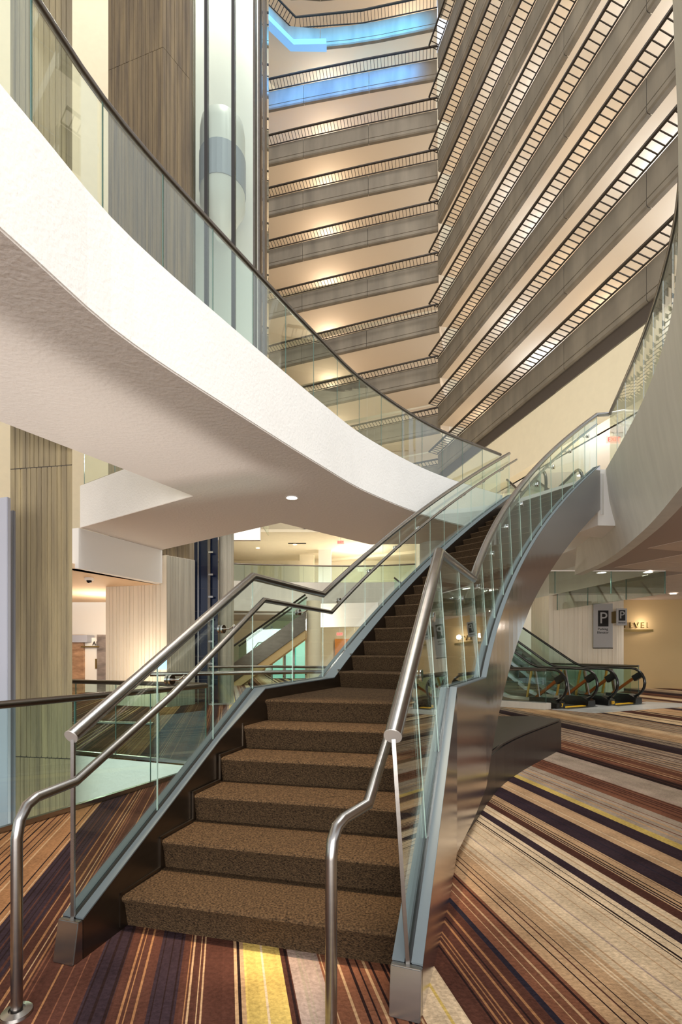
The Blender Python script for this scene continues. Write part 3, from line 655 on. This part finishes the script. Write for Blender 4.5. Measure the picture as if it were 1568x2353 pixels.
# blue wash and cove on the top two levels
pth = [V2((-11.8, 20.5)), V2((-2.62, 28.35)), V2((-.9, 28.25))]
zb0 = ZK(0) - 1.17
o = obj('cove_strip', MB().loft([[(p.x + n_.x * o_, p.y + n_.y * o_, zz) for o_, zz in ((-.3, zb0 - .34), (-.3, zb0 - .03), (-.7, zb0 - .03), (-.7, zb0 - .34))] for p, n_ in zip(pth, normals(pth))]), M['cove']); tag(o, 'pale blue light strip under the topmost far balcony', 'light')
lamp('blue_wash', 'AREA', (0.8, 26.3, 38.4), 260, (.03, .42, .95), 8, (.8, 29.0, 37.6), sy=.3, spread=70)
lamp('blue_wash', 'AREA', (-0.2, 26.5, 35.5), 210, (.02, .32, 1.0), 9, (-.1, 29.2, 35.05), sy=.3, spread=60)
lamp('blue_wash', 'AREA', (-4.2, 24.6, 38.4), 230, (.03, .42, .95), 5, (-5.8, 26.5, 37.8), sy=.3, spread=70)
# lower part of the atrium walls: dark recess, cream bulkhead
off = Vector((.971, .2383)) * .55
pA, pB = V2((5.0, 27.5)) + off, V2((5.0, 27.5)) + off + rdir * 17.5
zr9 = ZR(9) - .12 - 1.05
nr = Vector((.971, .2383))
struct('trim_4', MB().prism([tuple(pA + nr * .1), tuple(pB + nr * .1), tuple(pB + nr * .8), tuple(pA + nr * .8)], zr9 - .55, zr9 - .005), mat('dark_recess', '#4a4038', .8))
struct('wall_right_bulkhead', MB().prism([tuple(pA + nr * .1), tuple(pB + nr * .1), tuple(pB + nr * .7), tuple(pA + nr * .7)], 8.9, zr9 - .5), M['cream'])
struct('ceiling_upper_lobby', MB().prism([tuple(pA + nr * .6), tuple(pB + nr * .6), tuple(pB + nr * 8), tuple(pA + nr * 8)], 8.9, 9.05), M['white'])
struct('wall_upper_lobby', MB().prism([tuple(pA + nr * 5.5), tuple(pB + nr * 5.5), tuple(pB + nr * 5.8), tuple(pA + nr * 5.8)], 4.7, 8.9), M['cream'])
struct('floor_upper_lobby', MB().prism([(5.6, 14.5), (5.75, 11.9), (8, 11.95), (7.4, 17.7), (14, 17.7), (14, 30), (5.0, 30)], 4.2, 4.7), M['soffit'])
for i, (s, o_) in enumerate(((4, 2), (8, 2.2), (12, 2.2), (14.5, 2.4), (10, 4), (6, 4))):
    p = pA + rdir * s + nr * (.6 + o_)
    downlight(p.x, p.y, 8.898, 'ceiling downlight in the upper lobby, ' + ('first', 'second', 'third', 'fourth', 'fifth', 'sixth')[i] + ' counted along the cream bulkhead', rad=.12, pw=70, grp='upper lobby downlights')
# far wall below the last balcony
A = V2((-.215 * 34.6, 35)); Bq = V2((5.9, 28.3))
nb = nrm(A, Bq)
struct('wall_back_upper', MB().prism([tuple(A), tuple(Bq), tuple(Bq - nb * .4), tuple(A - nb * .4)], 7.3, ZK(9) - 1.1), M['cream'])
def lintel(z, h, label, k):
    t = balcony('balcony', label, [tuple(Bq - nb * .0), tuple(A)], z, 3, .25, hgt=h, grp='far wall balconies')
lintel(ZK(10) + .2, 1.3, 'low grey concrete gallery under the far balcony tier seen through the stair guard', 0)
# enclosing walls far behind
struct('wall_back', MB().box((0, 37, 22), (44, .3, 50)), M['cream'])
struct('wall_left', MB().box((-17, 18, 22), (.3, 38, 50)), M['cream'])
struct('wall_left_upper', MB().prism([(-16.9, 22), (-6.5, 24.5), (-6.5, 24.8), (-16.9, 22.3)], 5, 34), M['cream'])
# ------------------------------------------------------------------ right background
struct('wall_right_back', MB().prism([(9.8, 19.0), (15, 18.2), (15, 18.4), (9.8, 19.2)], 0, 3.42), M['cream2'])
struct('baseboard_right', MB().prism([(9.8, 18.94), (15, 18.14), (15, 18.2), (9.8, 19.0)], 0, .32), M['cream2'])
mb = MB()
for c_, d_ in (((14.4, 18.6, 1.7), (.2, 1, 3.4)), ((14.4, 5, 1.7), (.2, 10, 3.4)), ((14.4, 14.05, .15), (.2, 8.1, .3)), ((14.4, 14.05, 3.1), (.2, 8.1, .6))): mb.box(c_, d_)
struct('wall_right', mb, M['cream2'])
wn = struct('window_1', MB().box((14.4, 14.05, .33), (.16, 8.1, .06)), M['steel_dk'])
for i in range(6): obj('mullion', MB().box((14.4, 10.05 + i * 1.6, 1.55), (.1, .07, 2.5)), M['steel_dk'], wn)
for i in range(5): obj('pane', MB().box((14.4, 10.85 + i * 1.6, 1.55), (.012, 1.52, 2.5)), M['glass'], wn)
struct('wall_stair_back', MB().prism([(3.6, 23), (7.9, 21.5), (7.9, 21.8), (3.6, 23.3)], 0, 8.5), M['cream'])
column('ribbed_pillar', 'pale ribbed concrete pillar with the parking sign behind the escalators', [(X(1246, 17.6), 17.6), (X(1262, 17.2), 17.2), (X(1418, 16.9), 16.9), (X(1434, 17.2), 17.2), (X(1434, 17.2), 18.4), (X(1246, 17.6), 18.6)], 0, 3.41, M['board_white'], .17)
def sign(name, label, px0, px1, py0, py1, Y, pw, txt, yaw):
    cx, cz = X((px0 + px1) / 2, Y), (Z(py0, Y) + Z(py1, Y)) / 2; wd, ht = X(px1, Y) - X(px0, Y), Z(py0, Y) - Z(py1, Y)
    t = thing(name, label, 'sign', (cx, Y, cz - ht / 2))
    obj('panel', MB().box((cx, Y, cz), (wd, .04, ht)), M['sign'], t, bevel=.004)
    return t, cx, cz, wd, ht
t, cx, cz, wd, ht = sign('parking_sign', 'tall grey parking elevator sign on the pale ribbed pillar', 1364, 1408, 1387, 1488, 16.85, 0, '', 0)
top = cz + ht / 2
obj('black_square', MB().box((cx, 16.825, top - .52), (.36, .012, .56)), M['sign_blk'], t)
text('letter', 'P', M['sign'], t, (cx, 16.816, top - .52), .56)
text('lettering', 'Parking\nElevator', M['sign_blk'], t, (cx - .01, 16.827, top - .95), .12)
obj('foot_rail', MB().box((cx, 16.84, cz - ht / 2 - .02), (wd, .06, .03)), M['black'], t)
t, cx, cz, wd, ht = sign('parking_sign', 'small square parking sign sticking out past the ribbed pillar', 1417, 1441, 1398, 1437, 16.5, 0, '', 0)
obj('black_square', MB().box((cx, 16.475, cz + .05), (.22, .012, .36)), M['sign_blk'], t); text('letter', 'P', M['sign'], t, (cx, 16.466, cz + .05), .36)
text('lettering', 'Elevator', M['sign_blk'], t, (cx, 16.477, cz - .2), .075); obj('arm', MB().box((cx - .12, 16.72, cz), (.08, .4, .4)), M['gold'], t)
Yw = 18.75
t = thing('level_sign', 'bronze LEVEL letters standing on a small ledge on the tan wall', 'sign', (X(1465, Yw), Yw, Z(1450, Yw)))
obj('ledge', MB().box((X(1455, Yw), Yw, Z(1449, Yw)), (X(1498, Yw) - X(1412, Yw), .22, .09)), M['gold'], t)
for i, ch in enumerate('LEVEL'): text('letter', ch, M['gold'], t, (X(1438 + i * 12.3, Yw), Yw - .03, Z(1448, Yw) + .18), .30, ext=.04)
lamp('sign_lamp', 'POINT', (X(1470, Yw), Yw - .35, 2.5), 9, WARM, .1)
o = obj('wall_switch_plate', MB().box((X(1429, Yw), Yw + .05, Z(1480, Yw)), (.09, .05, .34)), M['black'], bevel=.005); tag(o, 'small dark call plate on the tan wall below the level sign', 'plate')
# hanging glass smoke baffles
Yb = 11.85
t = thing('glass_baffle', 'clear glass strip hanging from the tiled ceiling above the escalators', 'glass', (6.5, Yb, 3.4))
for a, b_ in ((1262, 1276), (1277, 1405), (1406, 1529)):
    x0_, x1_ = X(a, Yb), X(b_, Yb); g = obj('glass_panel', MB().box(((x0_ + x1_) / 2, Yb, 3.13), (x1_ - x0_ - .01, .012, .56)), M['glass_k'], t)
    obj('panel_edge', MB().box((x1_, Yb, 3.13), (.015, .02, .56)), M['edge'], g)
obj('top_channel', MB().box((X(1395, Yb), Yb, 3.405), (X(1529, Yb) - X(1262, Yb), .05, .03)), M['white'], t)
t = thing('glass_baffle', 'second hanging glass strip running back over the ribbed pillar', 'glass', (7.8, 14, 3.4))
for y0_, y1_ in ((11.95, 13.3), (13.32, 15.0), (15.02, 16.7)):
    f_ = lambda y: 8.0 - (y - 11.9) * .11
    g = obj('glass_panel', MB().prism([(f_(y0_), y0_), (f_(y0_) + .012, y0_), (f_(y1_) + .012, y1_), (f_(y1_), y1_)], 2.85, 3.41), M['glass_k'], t)
    obj('panel_edge', MB().box((f_(y1_), y1_, 3.13), (.02, .015, .56)), M['edge'], g)
# ------------------------------------------------------------------ escalators
def escalator(name, label, origin, d, width, num=None, up=7.4, steps=16, flat=1.7, sl=.577, detail=True, grp=None):
    o0 = V2(origin); d = V2(d).normalized(); s = Vector((-d.y, d.x))        # d: direction of travel up, s: across
    t = thing(name, label, 'escalator', (o0.x, o0.y, origin[2]), grp); zb = origin[2]
    W = lambda a, c_, z: (o0.x + d.x * a + s.x * c_, o0.y + d.y * a + s.y * c_, zb + z)
    def h(a): 
        x = a - flat
        return 0 if x < -.3 else (.577 * (x + .3) ** 2 / 1.2 if x < .3 else sl * x)
    for k, c_ in enumerate((-width / 2, width / 2)):
        aa = [flat * .35 * i for i in range(3)] + [flat - .3 + .15 * i for i in range(5)] + [flat + 1 + (up - flat - 1) * i / 3 for i in range(4)]
        pth = [W(.75, c_, .2), W(.25, c_, .2)]
        for i in range(9):
            an = -math.pi / 2 - math.pi * i / 8; pth.append(W(.06 + .36 * math.cos(an), c_, .59 + .385 * math.sin(an) * (1)))
        pth = [W(.9, c_, .18), W(.35, c_, .19)] + [W(.10 + .38 * math.cos(a_), c_, .58 + .39 * math.sin(a_)) for a_ in [-math.pi / 2 - math.pi * i / 10 for i in range(11)]] + [W(a, c_, .97 + h(a)) for a in aa[1:]]
        b = obj('balustrade', MB().loft([[W(a, c_ - .006, .2 + h(a)), W(a, c_ + .006, .2 + h(a)), W(a, c_ + .006, .95 + h(a)), W(a, c_ - .006, .95 + h(a))] for a in [.1] + aa[1:]]), M['glass_t'], t)
        obj('hand_belt', MB().tube(pth, .035, 10), M['rubber'], t, smooth=True, label='black rubber hand belt')
        obj('skirt_deck', MB().loft([[W(a, c_ - .13, -.25 + h(a)), W(a, c_ + .13, -.25 + h(a)), W(a, c_ + .13, .14 + h(a)), W(a, c_ + .04, .21 + h(a)), W(a, c_ - .04, .21 + h(a)), W(a, c_ - .13, .14 + h(a))] for a in aa]), M['steel'], t)
        nb_ = obj('newel_base', MB().loft([[W(a, c_ + q, z) for q, z in ((-.15, 0.01), (.15, 0.01), (.13, zt), (-.13, zt))] for a, zt in ((-.12, .16), (.1, .26), (.75, .25))]), M['rubber'], t)
        if num and k == 1: text('number', num[k], M['yellow'], nb_, W(-.15, c_, .09), .13, rot=(math.pi / 2, 0, math.atan2(d.y, d.x) - math.pi / 2), ext=.006)
        if detail:
            obj('support', MB().bar(W(.55, c_, .2), W(.68, c_, .92), .03, .14), M['steel'], b); obj('support', MB().bar(W(.95, c_, .2), W(.8, c_, .92), .03, .08), M['strut'], b, label='yellow tinted strut')
            obj('belt_guide', MB().bar(W(.65, c_, .22), W(-.05, c_, .75), .05, .07), M['copper'], b, label='copper brown strut'); obj('belt_cover', MB().bar(W(.02, c_, .68), W(-.2, c_, .82), .09, .16), M['rubber'], b)
    obj('landing_plate', MB().loft([[W(a, q, z) for q, z in ((-width / 2, .0), (width / 2, .0), (width / 2, .02), (-width / 2, .02))] for a in (-.3, flat - .2)]), M['steel'], t)
    obj('entry_skirt', MB().box(W(.55, width / 2 - .16, .1), (1.1, .02, .2), math.atan2(d.y, d.x)), M['copper'], t, label='orange brown skirt')
    obj('comb_edge', MB().box(W(.0, 0, .025), (.12, width - .3, .012), math.atan2(d.y, d.x)), M['yellow'], t)
    for i in range(steps):
        a = flat - .3 + i * .4; z = h(a + .4)
        obj('tread', MB().add([W(a, q, zz) for q in (-width / 2 + .14, width / 2 - .14) for zz in (z - .26, z)] + [W(a + .42, q, zz) for q in (-width / 2 + .14, width / 2 - .14) for zz in (z - .26, z)],
            [(0, 1, 3, 2), (4, 6, 7, 5), (1, 5, 7, 3), (0, 2, 6, 4), (0, 4, 5, 1), (2, 3, 7, 6)]), M['steel_dk'], t)
    tr = [[W(a, q, z + h(a)) for q, z in ((-width / 2 - .12, -.25), (width / 2 + .12, -.25), (width / 2 + .12, -.6), (-width / 2 - .12, -.6))] for a in (flat + 1.0, up)]
    obj('truss', MB().loft(tr), M['steel_dk'], t)
    return t
escalator('escalator', 'nearer black-belted escalator rising left behind the stairs', (5.92, 12.35, 0), (-.45, .89), 1.15, ('6', '7'), grp=None)
escalator('escalator', 'farther black-belted escalator in front of the ribbed pillar', (7.54, 13.0, 0), (-.45, .89), 1.15, ('9', '10'))
o = obj('stone_threshold', MB().prism([(5.2, 11.9), (5.9, 11.2), (9.9, 12.9), (8.6, 13.6), (7.0, 13.0), (5.6, 12.3)], .001, .012), M['floor_tile']); tag(o, 'pale stone floor threshold in front of the escalators', 'floor slab')
o = obj('guard_kerb', MB().prism([(3.2, 13.1), (5.0, 11.85), (5.2, 11.95), (3.4, 13.25)], 0, .16), M['plaster_r'], bevel=.008); tag(o, 'low pale stone kerb left of the nearer escalator', 'kerb')
guard('glass_guard', 'short glass guard on the stone kerb left of the nearer escalator', [(5.05, 11.9), (3.3, 13.15)], .16, .95, 2, M['glass_t'], rr=.022)
guard('glass_guard', 'straight glass guard in front of the ribbed pillar behind the escalators', [(8.75, 14.2), (7.3, 17.0)], .02, .98, 3, M['glass_t'], rr=.03)
# upper escalator head seen behind the stair glass
escalator('escalator', 'upper escalator head with black belts at the top of the stairs', (5.12, 11.3, 4.70), (.1, 1), .8, steps=4, up=3.4, detail=False)
# ------------------------------------------------------------------ pit guard at left
guard('glass_guard', 'straight glass guard with bronze rail along the floor opening at left', [(VOID[0][0] + .0, VOID[0][1] - .05), (-2.36 + .06, 4.63), (-3.1 + .06, 3.17), (-4.3, .8), (-5.2, -1)], .03, 1.0, 9, M['glass_t'], rr=.032)
guard('glass_guard', 'glass guard with bronze rail along the far side of the floor opening', [(-1.7, 6.06), (-3.63, 6.74), (-6.4, 7.72)], .03, 1.0, 7, M['glass_t'], rr=.03)
# ------------------------------------------------------------------ left background: lobby beyond the column
struct('wall_left_lobby', MB().prism([(-12.5, 17.2), (-7.2, 17.2), (-7.2, 17.4), (-12.5, 17.4)], 0, 3.3), M['white'])
Yp = 16.8
pp = thing('stone_portal', 'tan stone door surround with a grey lintel seen past the big column', 'portal', (X(180, Yp), Yp, 0))
obj('jamb', MB().box((X(182, Yp), Yp, 1.0), (.45, .3, 2.0)), M['marble'], pp); obj('jamb', MB().box((X(238, Yp), Yp, 1.0), (.3, .3, 2.0)), M['marble_g'], pp)
obj('lintel', MB().box((X(184, Yp), Yp - .1, Z(1468, Yp)), (.85, .5, .25)), M['gpanel'], pp)
obj('ledge', MB().box((X(213, Yp), Yp - .12, Z(1486, Yp)), (.62, .15, .05)), M['gold'], pp)
text('lettering', 'AR', M['black'], pp, (X(224, Yp), Yp - .1, Z(1479, Yp)), .2, ext=.01)
dr = struct('door_1', MB().box((X(213, Yp), Yp, .95), (.56, .08, 1.9)), M['door_w'])
obj('door_handle', MB().box((X(223, Yp), Yp - .06, Z(1525, Yp)), (.05, .04, .34)), M['gold'], dr)
cx, cy = X(205, 11.3), 11.3
sc_ = thing('security_camera', 'white dome security camera under the low peach ceiling', 'camera', (cx, cy, 3.15))
obj('housing', MB().lathe((cx, cy, 3.15), [(0, 0), (.1, 0), (.1, -.05), (.07, -.06), (0, -.06)], 20), M['white'], sc_, smooth=True); obj('dome', MB().lathe((cx, cy, 3.09), [(.06, 0), (.055, -.03), (.035, -.055), (0, -.065)], 20), M['rubber'], sc_, smooth=True)
lamp('lobby_lamp', 'POINT', (-7.2, 14.6, 2.2), 150, (1, .88, .72), .4); lamp('lobby_lamp', 'POINT', (-5.0, 11.6, 1.0), 60, (1, .85, .66), .4)
o = obj('blue_poster', MB().box((X(374, 12.41), 12.41, Z(1527, 12.3)), (.22, .03, .26)), M['blueglow']); tag(o, 'small glowing blue poster at the foot of the pale column', 'poster')
# wall rails near the pale column
for (pa, pb, z, s) in (((X(345, 8.8), 8.8), (X(350, 8.6) + 3.0, 9.9), 1.02, 'slim bronze rail crossing in front of the lift shaft'), ((X(226, 9.6), 9.6), (X(352, 9.4), 9.4), Z(1663, 9.5), 'low pale rail in front of the pale column base')):
    o = obj('wall_rail', MB().tube([(*pa, z), (*pb, z)], .04, 12), M['steel'], smooth=True); tag(o, s, 'rail')
# ------------------------------------------------------------------ middle background: far rotunda
RB_ = [V2((X(px, Y), Y)) for px, Y in ((430, 22.5), (535, 24.2), (700, 24.8), (850, 24.9), (960, 24.3), (1060, 23.4))]
RBs = catmull(RB_, 5)
secs = [[(p.x, p.y, 3.45), (p.x, p.y, 4.95), (p.x + .1, p.y + .6, 4.95), (p.x + .1, p.y + 8, 4.9), (p.x + .1, p.y + 8, 3.6), (p.x, p.y + .6, 3.45)] for p in RBs]
struct('floor_far_gallery', MB().loft(secs), M['plaster_r'])
guard('glass_guard', 'far curved glass guard of the gallery seen between column and stairs', [p + Vector((0, .08)) for p in RBs], 4.95, 5.8, 14, M['glass_t'], rr=.04)
struct('wall_far_gallery', MB().box((-1, 32.4, 6.2), (16, .3, 3)), M['cream']); struct('ceiling_far_gallery', MB().prism([(-8, 24.5), (8, 24.5), (8, 32.5), (-8, 32.5)], 7.45, 7.6), M['cream'])
o = obj('far_pillar', MB().box((X(747, 29), 29, 6.2), (.75, .6, 2.6)), M['white']); tag(o, 'bright white pillar on the far gallery', 'pillar')
o = obj('far_pillar', MB().box((X(706, 30.5), 30.5, 6.2), (.9, .6, 2.6)), M['cream']); tag(o, 'cream pillar beside the bright pillar on the far gallery', 'pillar')
for i, (px, py) in enumerate(((593, 1259), (678, 1251))):
    Y = 6.0 * F / (HY - py) ; downlight(X(px, Y), Y, 7.44, ('left', 'right')[i] + ' bright spotlight in the far gallery ceiling', 'lamp_w', rad=.1, pw=260)
lamp('gallery_lamp', 'POINT', (1.2, 28.5, 6.4), 260, (1, .92, .82), .3)
o = obj('air_grille', MB().box((X(683, 27), 27, 7.43), (1.0, .12, .03)), M['black']); tag(o, 'thin dark linear air grille in the far gallery ceiling', 'vent')
def exit_sign(px, py, Y, size, label, top):
    t = thing('exit_sign', label, 'sign', (X(px, Y), Y, Z(py, Y)))
    obj('panel', MB().box((X(px, Y), Y + .03, Z(py, Y)), (size * 2.4, .03, size * 1.25)), mat('exit_panel', '#ffd9d2', .5, emit=(1, .45, .4), es=.25), t); text('lettering', 'EXIT', M['exit'], t, (X(px, Y), Y, Z(py, Y)), size)
    obj('hanger', MB().box((X(px, Y), Y + .03, (Z(py, Y) + size * .6 + top) / 2), (.03, .03, top - Z(py, Y) - size * .6)), M['white'], t)
exit_sign(783, 1246, 25.5, .15, 'red exit sign under the far gallery ceiling', 7.46)
exit_sign(781, 1457, 26.5, .15, 'red exit sign above the far lower corridor', 3.36)
exit_sign(1411, 1010, 16.5, .2, 'red exit sign in the upper lobby behind the right glass guard', 8.91)
# lower back wall, doors
struct('wall_far_lower', MB().box((-.5, 31, 1.8), (18, .3, 3.6)), M['cream'])
struct('ceiling_far_lower', MB().prism([(-8, 25.5), (7, 25.5), (7, 31), (-8, 31)], 3.35, 3.44), M['white'])
for i, px in enumerate((625, 655, 676)):
    Yg = 24.5
    dd = struct('door_%d' % (i + 2), MB().box((X(px, Yg), Yg, 1.35), (.10, .1, 2.7)), M['steel'])
    obj('door_glass', MB().box((X(px, Yg) + .33 - .05, Yg, 1.3), (.55, .03, 2.5)), M['door_teal'], dd)
struct('door_5', MB().box((X(788, 30.5), 30.7, 1.1), (1.0, .1, 2.2)), M['orange'])
struct('trim_5', MB().prism([(X(712, 23), 23), (X(870, 22), 22.2), (X(874, 22), 22.6), (X(715, 23), 23.4)], Z(1440, 22.4), Z(1385, 22.4)), M['soffit'])
# distant escalator
e = thing('distant_escalator', 'steel-sided escalator climbing to the far gallery', 'escalator', (X(545, 20), 20, 0))
E0, E1 = Vector((X(536, 20), 20, Z(1548, 20))), Vector((X(702, 20.5), 20.5, Z(1428, 20.5)))
obj('side_cladding', MB().loft([[p + Vector((0, o_, z)) for o_, z in ((0, -.35), (0, .42), (1.2, .42), (1.2, -.35))] for p in (E0, E1)]), M['steel_dk'], e)
obj('underside', MB().loft([[p + Vector((0, o_, z)) for o_, z in ((.05, -.72), (.05, -.36), (1.15, -.36), (1.15, -.72))] for p in (E0, E1)]), M['cream2'], e)
for o_ in (.1, 1.1):
    obj('balustrade', MB().loft([[p + Vector((0, o_ + q, z)) for q, z in ((0, .42), (.012, .42), (.012, 1.15), (0, 1.15))] for p in (E0, E1)]), M['glass_t'], e)
    obj('hand_belt', MB().tube([E0 + Vector((0, o_, 1.15)), E1 + Vector((0, o_, 1.15))], .04, 8), M['rubber'], e)
guard('glass_guard', 'low glass guard with bronze rail in front of the distant escalator', [(X(480, 12.6), 12.6), (X(620, 13), 13.0), (X(757, 12.4), 12.4)], .05, 1.0, 6, M['glass_t'], rr=.035)
lamp('far_lamp', 'POINT', (-1.5, 22, 2.6), 150, (1, .9, .76), .3); lamp('far_lamp', 'POINT', (1.5, 27, 2.8), 200, (1, .88, .7), .3); lamp('far_lamp', 'POINT', (2.5, 16, 2.6), 90, (1, .9, .76), .3)
lamp('upper_lamp', 'POINT', (8.8, 16.5, 7.2), 130, (1, .95, .88), .3)
